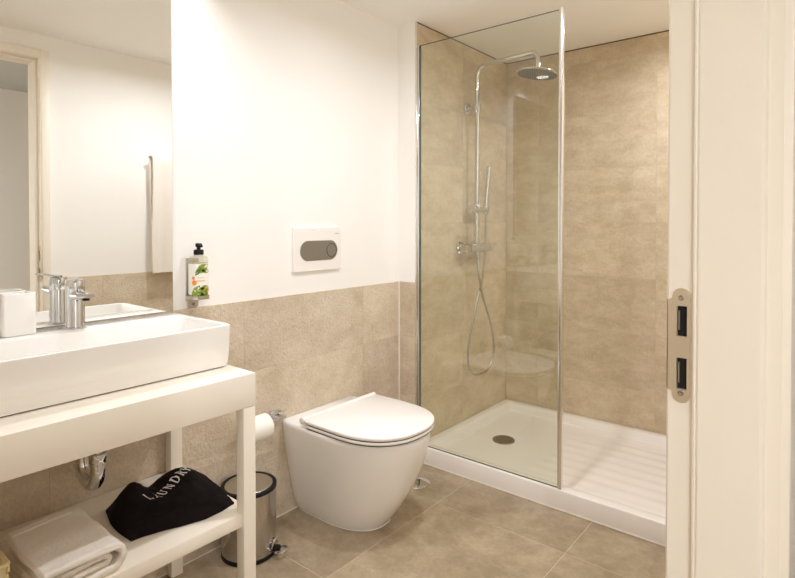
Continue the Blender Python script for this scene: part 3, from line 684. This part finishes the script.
bag = thing('laundry_bag', 'crumpled black cloth laundry bag with white lettering on the shelf', 'bag', (.80, -.25, ZSH))
mesh_obj('bag_cloth', gb2, M['bag'], bag, smooth=60)
# serif capitals as strokes on a 1 x 1 cell: list of (x0, y0, x1, y1, half width)
SER = .10
def ser(x, y): return (x - SER - .05, y, x + SER + .05, y, .045)
GLY = {'L': [(.2, 0, .2, 1, .10), (.2, .04, .8, .04, .05), (.8, 0, .8, .26, .05), ser(.2, 1), ser(.2, 0)],
       'A': [(.12, 0, .5, 1, .05), (.5, 1, .88, 0, .10), (.28, .34, .7, .34, .045), ser(.1, 0), ser(.88, 0)],
       'U': [(.2, 1, .2, .25, .10), (.2, .27, .36, .06, .08), (.36, .05, .62, .05, .06), (.62, .05, .78, .25, .06), (.78, .25, .78, 1, .05), ser(.2, 1), ser(.78, 1)],
       'N': [(.16, 0, .16, 1, .05), (.16, 1, .82, 0, .10), (.82, 0, .82, 1, .05), ser(.14, 0), ser(.12, 1), ser(.82, 1)],
       'D': [(.2, 0, .2, 1, .10), (.2, .96, .55, .96, .05), (.55, .96, .82, .72, .07), (.82, .74, .82, .26, .10), (.82, .28, .55, .04, .07), (.55, .04, .2, .04, .05), ser(.2, 1), ser(.2, 0)],
       'R': [(.2, 0, .2, 1, .10), (.2, .96, .6, .96, .05), (.6, .96, .76, .78, .08), (.76, .8, .6, .52, .08), (.6, .5, .2, .5, .05), (.45, .5, .85, 0, .10), ser(.2, 1), ser(.2, 0), ser(.88, 0)],
       'Y': [(.1, 1, .5, .48, .10), (.9, 1, .5, .48, .05), (.5, 0, .5, .5, .10), ser(.1, 1), ser(.9, 1), ser(.5, 0)]}
def letter(ch, k):
    b = bmesh.new(); a0, a1 = .20 + k * .093, .20 + k * .093 + .078
    def put(x, y):
        f = (k + x * .84) / 7; return bag_p(.25 + .55 * f - .034 * (y - .5), .37 + .31 * f + .100 * (y - .5), .0015)
    for x0, y0, x1, y1, w in GLY[ch]:
        d = Vector((x1 - x0, y1 - y0)); n = Vector((-d.y, d.x)).normalized() * w
        q = 4; L_ = [b.verts.new(put(x0 + d.x * i / q + n.x, y0 + d.y * i / q + n.y)) for i in range(q + 1)]; R_ = [b.verts.new(put(x0 + d.x * i / q - n.x, y0 + d.y * i / q - n.y)) for i in range(q + 1)]
        for i in range(q): b.faces.new((L_[i], L_[i + 1], R_[i + 1], R_[i]))
    o = mesh_obj('printed_letter', b, M['print'], bag)
for k, ch in enumerate('LAUNDRY'): letter(ch, k)

# ------------------------------------------------------------------ folded towel on the shelf
tw = thing('folded_towel', 'white folded terry towel on the vanity shelf beside the black bag', 'towel', (.51, -.3, ZSH))
def ribbon(path, th, y0, y1, seg=80, seed=0):
    """thick sheet following a path in xz, extruded along y, edges rounded a little"""
    P = [Vector((p.x, p.y)) for p in smooth_path([(a, b, 0) for a, b in path], 4)]; n = len(P); up_, dn = [], []
    for i in range(n):
        t = (P[min(i + 1, n - 1)] - P[max(i - 1, 0)]).normalized(); nn = Vector((-t.y, t.x)) * th / 2
        up_.append(P[i] + nn); dn.append(P[i] - nn)
    e1 = P[-1] + (P[-1] - P[-2]).normalized() * th * .4; e0 = P[0] + (P[0] - P[1]).normalized() * th * .4
    o = up_ + [e1] + dn[::-1] + [e0]; c = sum(o, Vector((0, 0))) / len(o); rings = []
    for k in range(seg + 1):
        f = k / seg; y = y0 + (y1 - y0) * f; edge = min(f, 1 - f) * abs(y1 - y0)
        ins = max(0, .005 - edge) * .6; oo = inset([tuple(q) for q in o], ins) if ins > 0 else [tuple(q) for q in o]
        ring = []
        for (x, z) in oo:
            w = .0030 * noise.noise(Vector((x * 18, y * 14, z * 25 + seed))) + .0011 * noise.noise(Vector((x * 150, y * 150, z * 150 + seed)))
            ring.append((x + w - .10 * (f - .5) * 0, y + .004 * noise.noise(Vector((x * 15, z * 40, seed + 5))), max(ZSH + .0003, z + w)))
        rings.append(ring)
    return loft(bmesh.new(), rings)
def arc(cx, cz, r, a0, a1, n=10): return [(cx + r * math.cos(math.radians(a0 + (a1 - a0) * k / n)), cz + r * math.sin(math.radians(a0 + (a1 - a0) * k / n))) for k in range(n + 1)]
zb = ZSH + .0095; R1 = .0265
p_out = [(.425 + .01 * k, zb) for k in range(14)] + arc(.565, zb + R1, R1, -90, 90, 14) + [(.555 - .01 * k, zb + 2 * R1 - .0006 * max(0, k - 3) ** 1.25 * .55) for k in range(1, 14)]
mesh_obj('outer_fold', ribbon(p_out, .018, -.432, -.168), M['terry'], tw, smooth=70)
p_in = [(.435 + .012 * k, zb + .0165) for k in range(10)] + arc(.553, zb + .0265, .0095, -90, 90, 8) + [(.545 - .012 * k, zb + .036 - .0006 * k) for k in range(1, 8)]
mesh_obj('inner_fold', ribbon(p_in, .0145, -.427, -.172, seed=3), M['terry'], tw, smooth=70)
hem = bmesh.new(); loft(hem, [[(x, y, zb + 2 * R1 + .0088 - .0006 * max(0, (.555 - x) / .01 - 3) ** 1.25 * .55 * (1 if x < .555 else 0) + dz) for y, dz in ((-.205, 0), (-.2035, .0022), (-.1975, .0022), (-.196, 0))] for x in [.43 + .01 * k for k in range(14)]])
mesh_obj('hem_stripe', hem, M['terry'], tw)

# ------------------------------------------------------------------ woven basket at the left end of the shelf
bk = thing('woven_basket', 'cream woven strip basket at the left end of the shelf', 'basket', (.28, -.3, ZSH))
kx0, kx1, ky0, ky1, kz1 = .15, .386, -.345, -.110, .428
sh = bmesh.new(); loft(sh, [[(x, y, z) for x, y in rrect(kx0 + i, kx1 - i, ky0 + i, ky1 - i, .012, 4)] for i, z in ((.005, ZSH + .0005), (.004, kz1 - .008), (.009, kz1 - .008), (.010, ZSH + .006))])
mesh_obj('basket_shell', sh, M['woven'], bk)
_bm = box(-.0125, .0125, -.003, .003, -.0085, .0085, bev=.0028, seg=2); _me = bpy.data.meshes.new('weave_strip'); _bm.to_mesh(_me); _bm.free(); _me.materials.append(M['woven'])
for p in _me.polygons: p.use_smooth = True
def strip(x, y, z, rz):
    o = bpy.data.objects.new('weave_strip', _me); COL.objects.link(o); o.parent = bk; o.location = Vector((x, y, z)) - ORG[bk.name]; o.rotation_euler.z = rz
for row in range(4):
    z = ZSH + .0095 + row * .0182; off = (row % 2)
    nx = int((kx1 - kx0 - .01) / .026); ny = int((ky1 - ky0 - .01) / .026)
    for k in range(nx): strip(kx0 + .018 + k * .026, ky0 + (.002 if (k + off) % 2 else .0045), z, 0)
    for k in range(ny): strip(kx1 - (.002 if (k + off) % 2 else .0045), ky0 + .018 + k * .026, z, PI / 2)
rimb = bmesh.new(); loft(rimb, [[(x, y, z) for x, y in rrect(kx0 + i, kx1 - i, ky0 + i, ky1 - i, .012, 4)] for i, z in ((.0, kz1 - .006), (-.0025, kz1 - .001), (.001, kz1 + .003), (.010, kz1 + .003), (.012, kz1 - .004))])
mesh_obj('basket_rim', rimb, M['woven'], bk)

# ------------------------------------------------------------------ hand towel on the opposite wall (seen in the mirror)
ra = thing('towel_rail', 'slim chrome towel rail on the wall opposite the mirror', 'towel rail', (1.85, Y_F, 1.578))
mesh_obj('rail', tube(bmesh.new(), [(1.592, Y_F + .062, 1.578), (2.10, Y_F + .062, 1.578)], .0075, 14), M['chrome'], ra)
for x in (1.66, 2.08):
    mesh_obj('bracket', lathe(bmesh.new(), [(.018, 0), (.018, .006), (.008, .008), (.008, .062)], (x, Y_F, 1.578), 'y', 18), M['chrome'], ra)
ht = thing('hanging_towel', 'white towel hanging on the rail, reflected in the mirror', 'towel', (1.77, Y_F + .06, .93))
for name, xa, xb, yo, zb_, sd in (('front_drop', 1.606, 1.88, .0145, .885, 1), ('back_drop', 1.612, 1.865, -.0145, .915, 4)):
    cl = bmesh.new(); rr = []
    nz_ = 30; nx_ = 40
    def cp(u, v, th):
        x = xa + (xb - xa) * u; z = 1.590 - (1.590 - zb_) * v
        fold = .0045 * (1 if yo > 0 else -1) * (1 + math.sin(u * 17 + sd)) * min(1, v * 3) + .002 * math.sin(u * 40 + sd * 2) * v
        y = Y_F + .062 + yo * (min(1, v * 30 + .25)) + fold * .8 + th
        return (x + .006 * math.sin(v * 5 + sd), y, z)
    F_ = [[cl.verts.new(cp(i / nx_, j / nz_, .005)) for j in range(nz_ + 1)] for i in range(nx_ + 1)]
    K_ = [[cl.verts.new(cp(i / nx_, j / nz_, -.004)) for j in range(nz_ + 1)] for i in range(nx_ + 1)]
    for i in range(nx_):
        for j in range(nz_):
            cl.faces.new((F_[i][j], F_[i + 1][j], F_[i + 1][j + 1], F_[i][j + 1])); cl.faces.new((K_[i][j], K_[i][j + 1], K_[i + 1][j + 1], K_[i + 1][j]))
    for i in range(nx_): cl.faces.new((F_[i][0], K_[i][0], K_[i + 1][0], F_[i + 1][0])); cl.faces.new((F_[i][nz_], F_[i + 1][nz_], K_[i + 1][nz_], K_[i][nz_]))
    for j in range(nz_): cl.faces.new((F_[0][j], F_[0][j + 1], K_[0][j + 1], K_[0][j])); cl.faces.new((F_[nx_][j], K_[nx_][j], K_[nx_][j + 1], F_[nx_][j + 1]))
    mesh_obj(name, cl, M['terry'], ht, smooth=70)

# ------------------------------------------------------------------ downlight fixtures in the ceilings, including the added fill lamps
M['lamp'] = emit_mat('lamp_lens', (1, .93, .82, 1), 6)
LL = ['round recessed ceiling downlight above the mirror', 'round recessed ceiling downlight in front of the vanity', 'added unseen fill downlight in front of the toilet', 'added unseen fill downlight over the open end of the shower', 'added unseen fill downlight in the hall ceiling']
for (x, y, w, c), lb in zip(LAMPS + HALL_FILL, LL):
    dl = thing('downlight', lb, 'ceiling light', (x, y, ZC), 'recessed downlights')
    mesh_obj('trim_ring', lathe(bmesh.new(), [(.041, -.0005), (.041, -.004), (.048, -.005), (.052, -.002), (.052, -.0003)], (x, y, ZC), n=40, cap=False), M['plastic'], dl)
    mesh_obj('lens', lathe(bmesh.new(), [(.0405, -.0006), (.0405, -.003), (.001, -.0032)], (x, y, ZC), n=32), M['lamp'], dl)
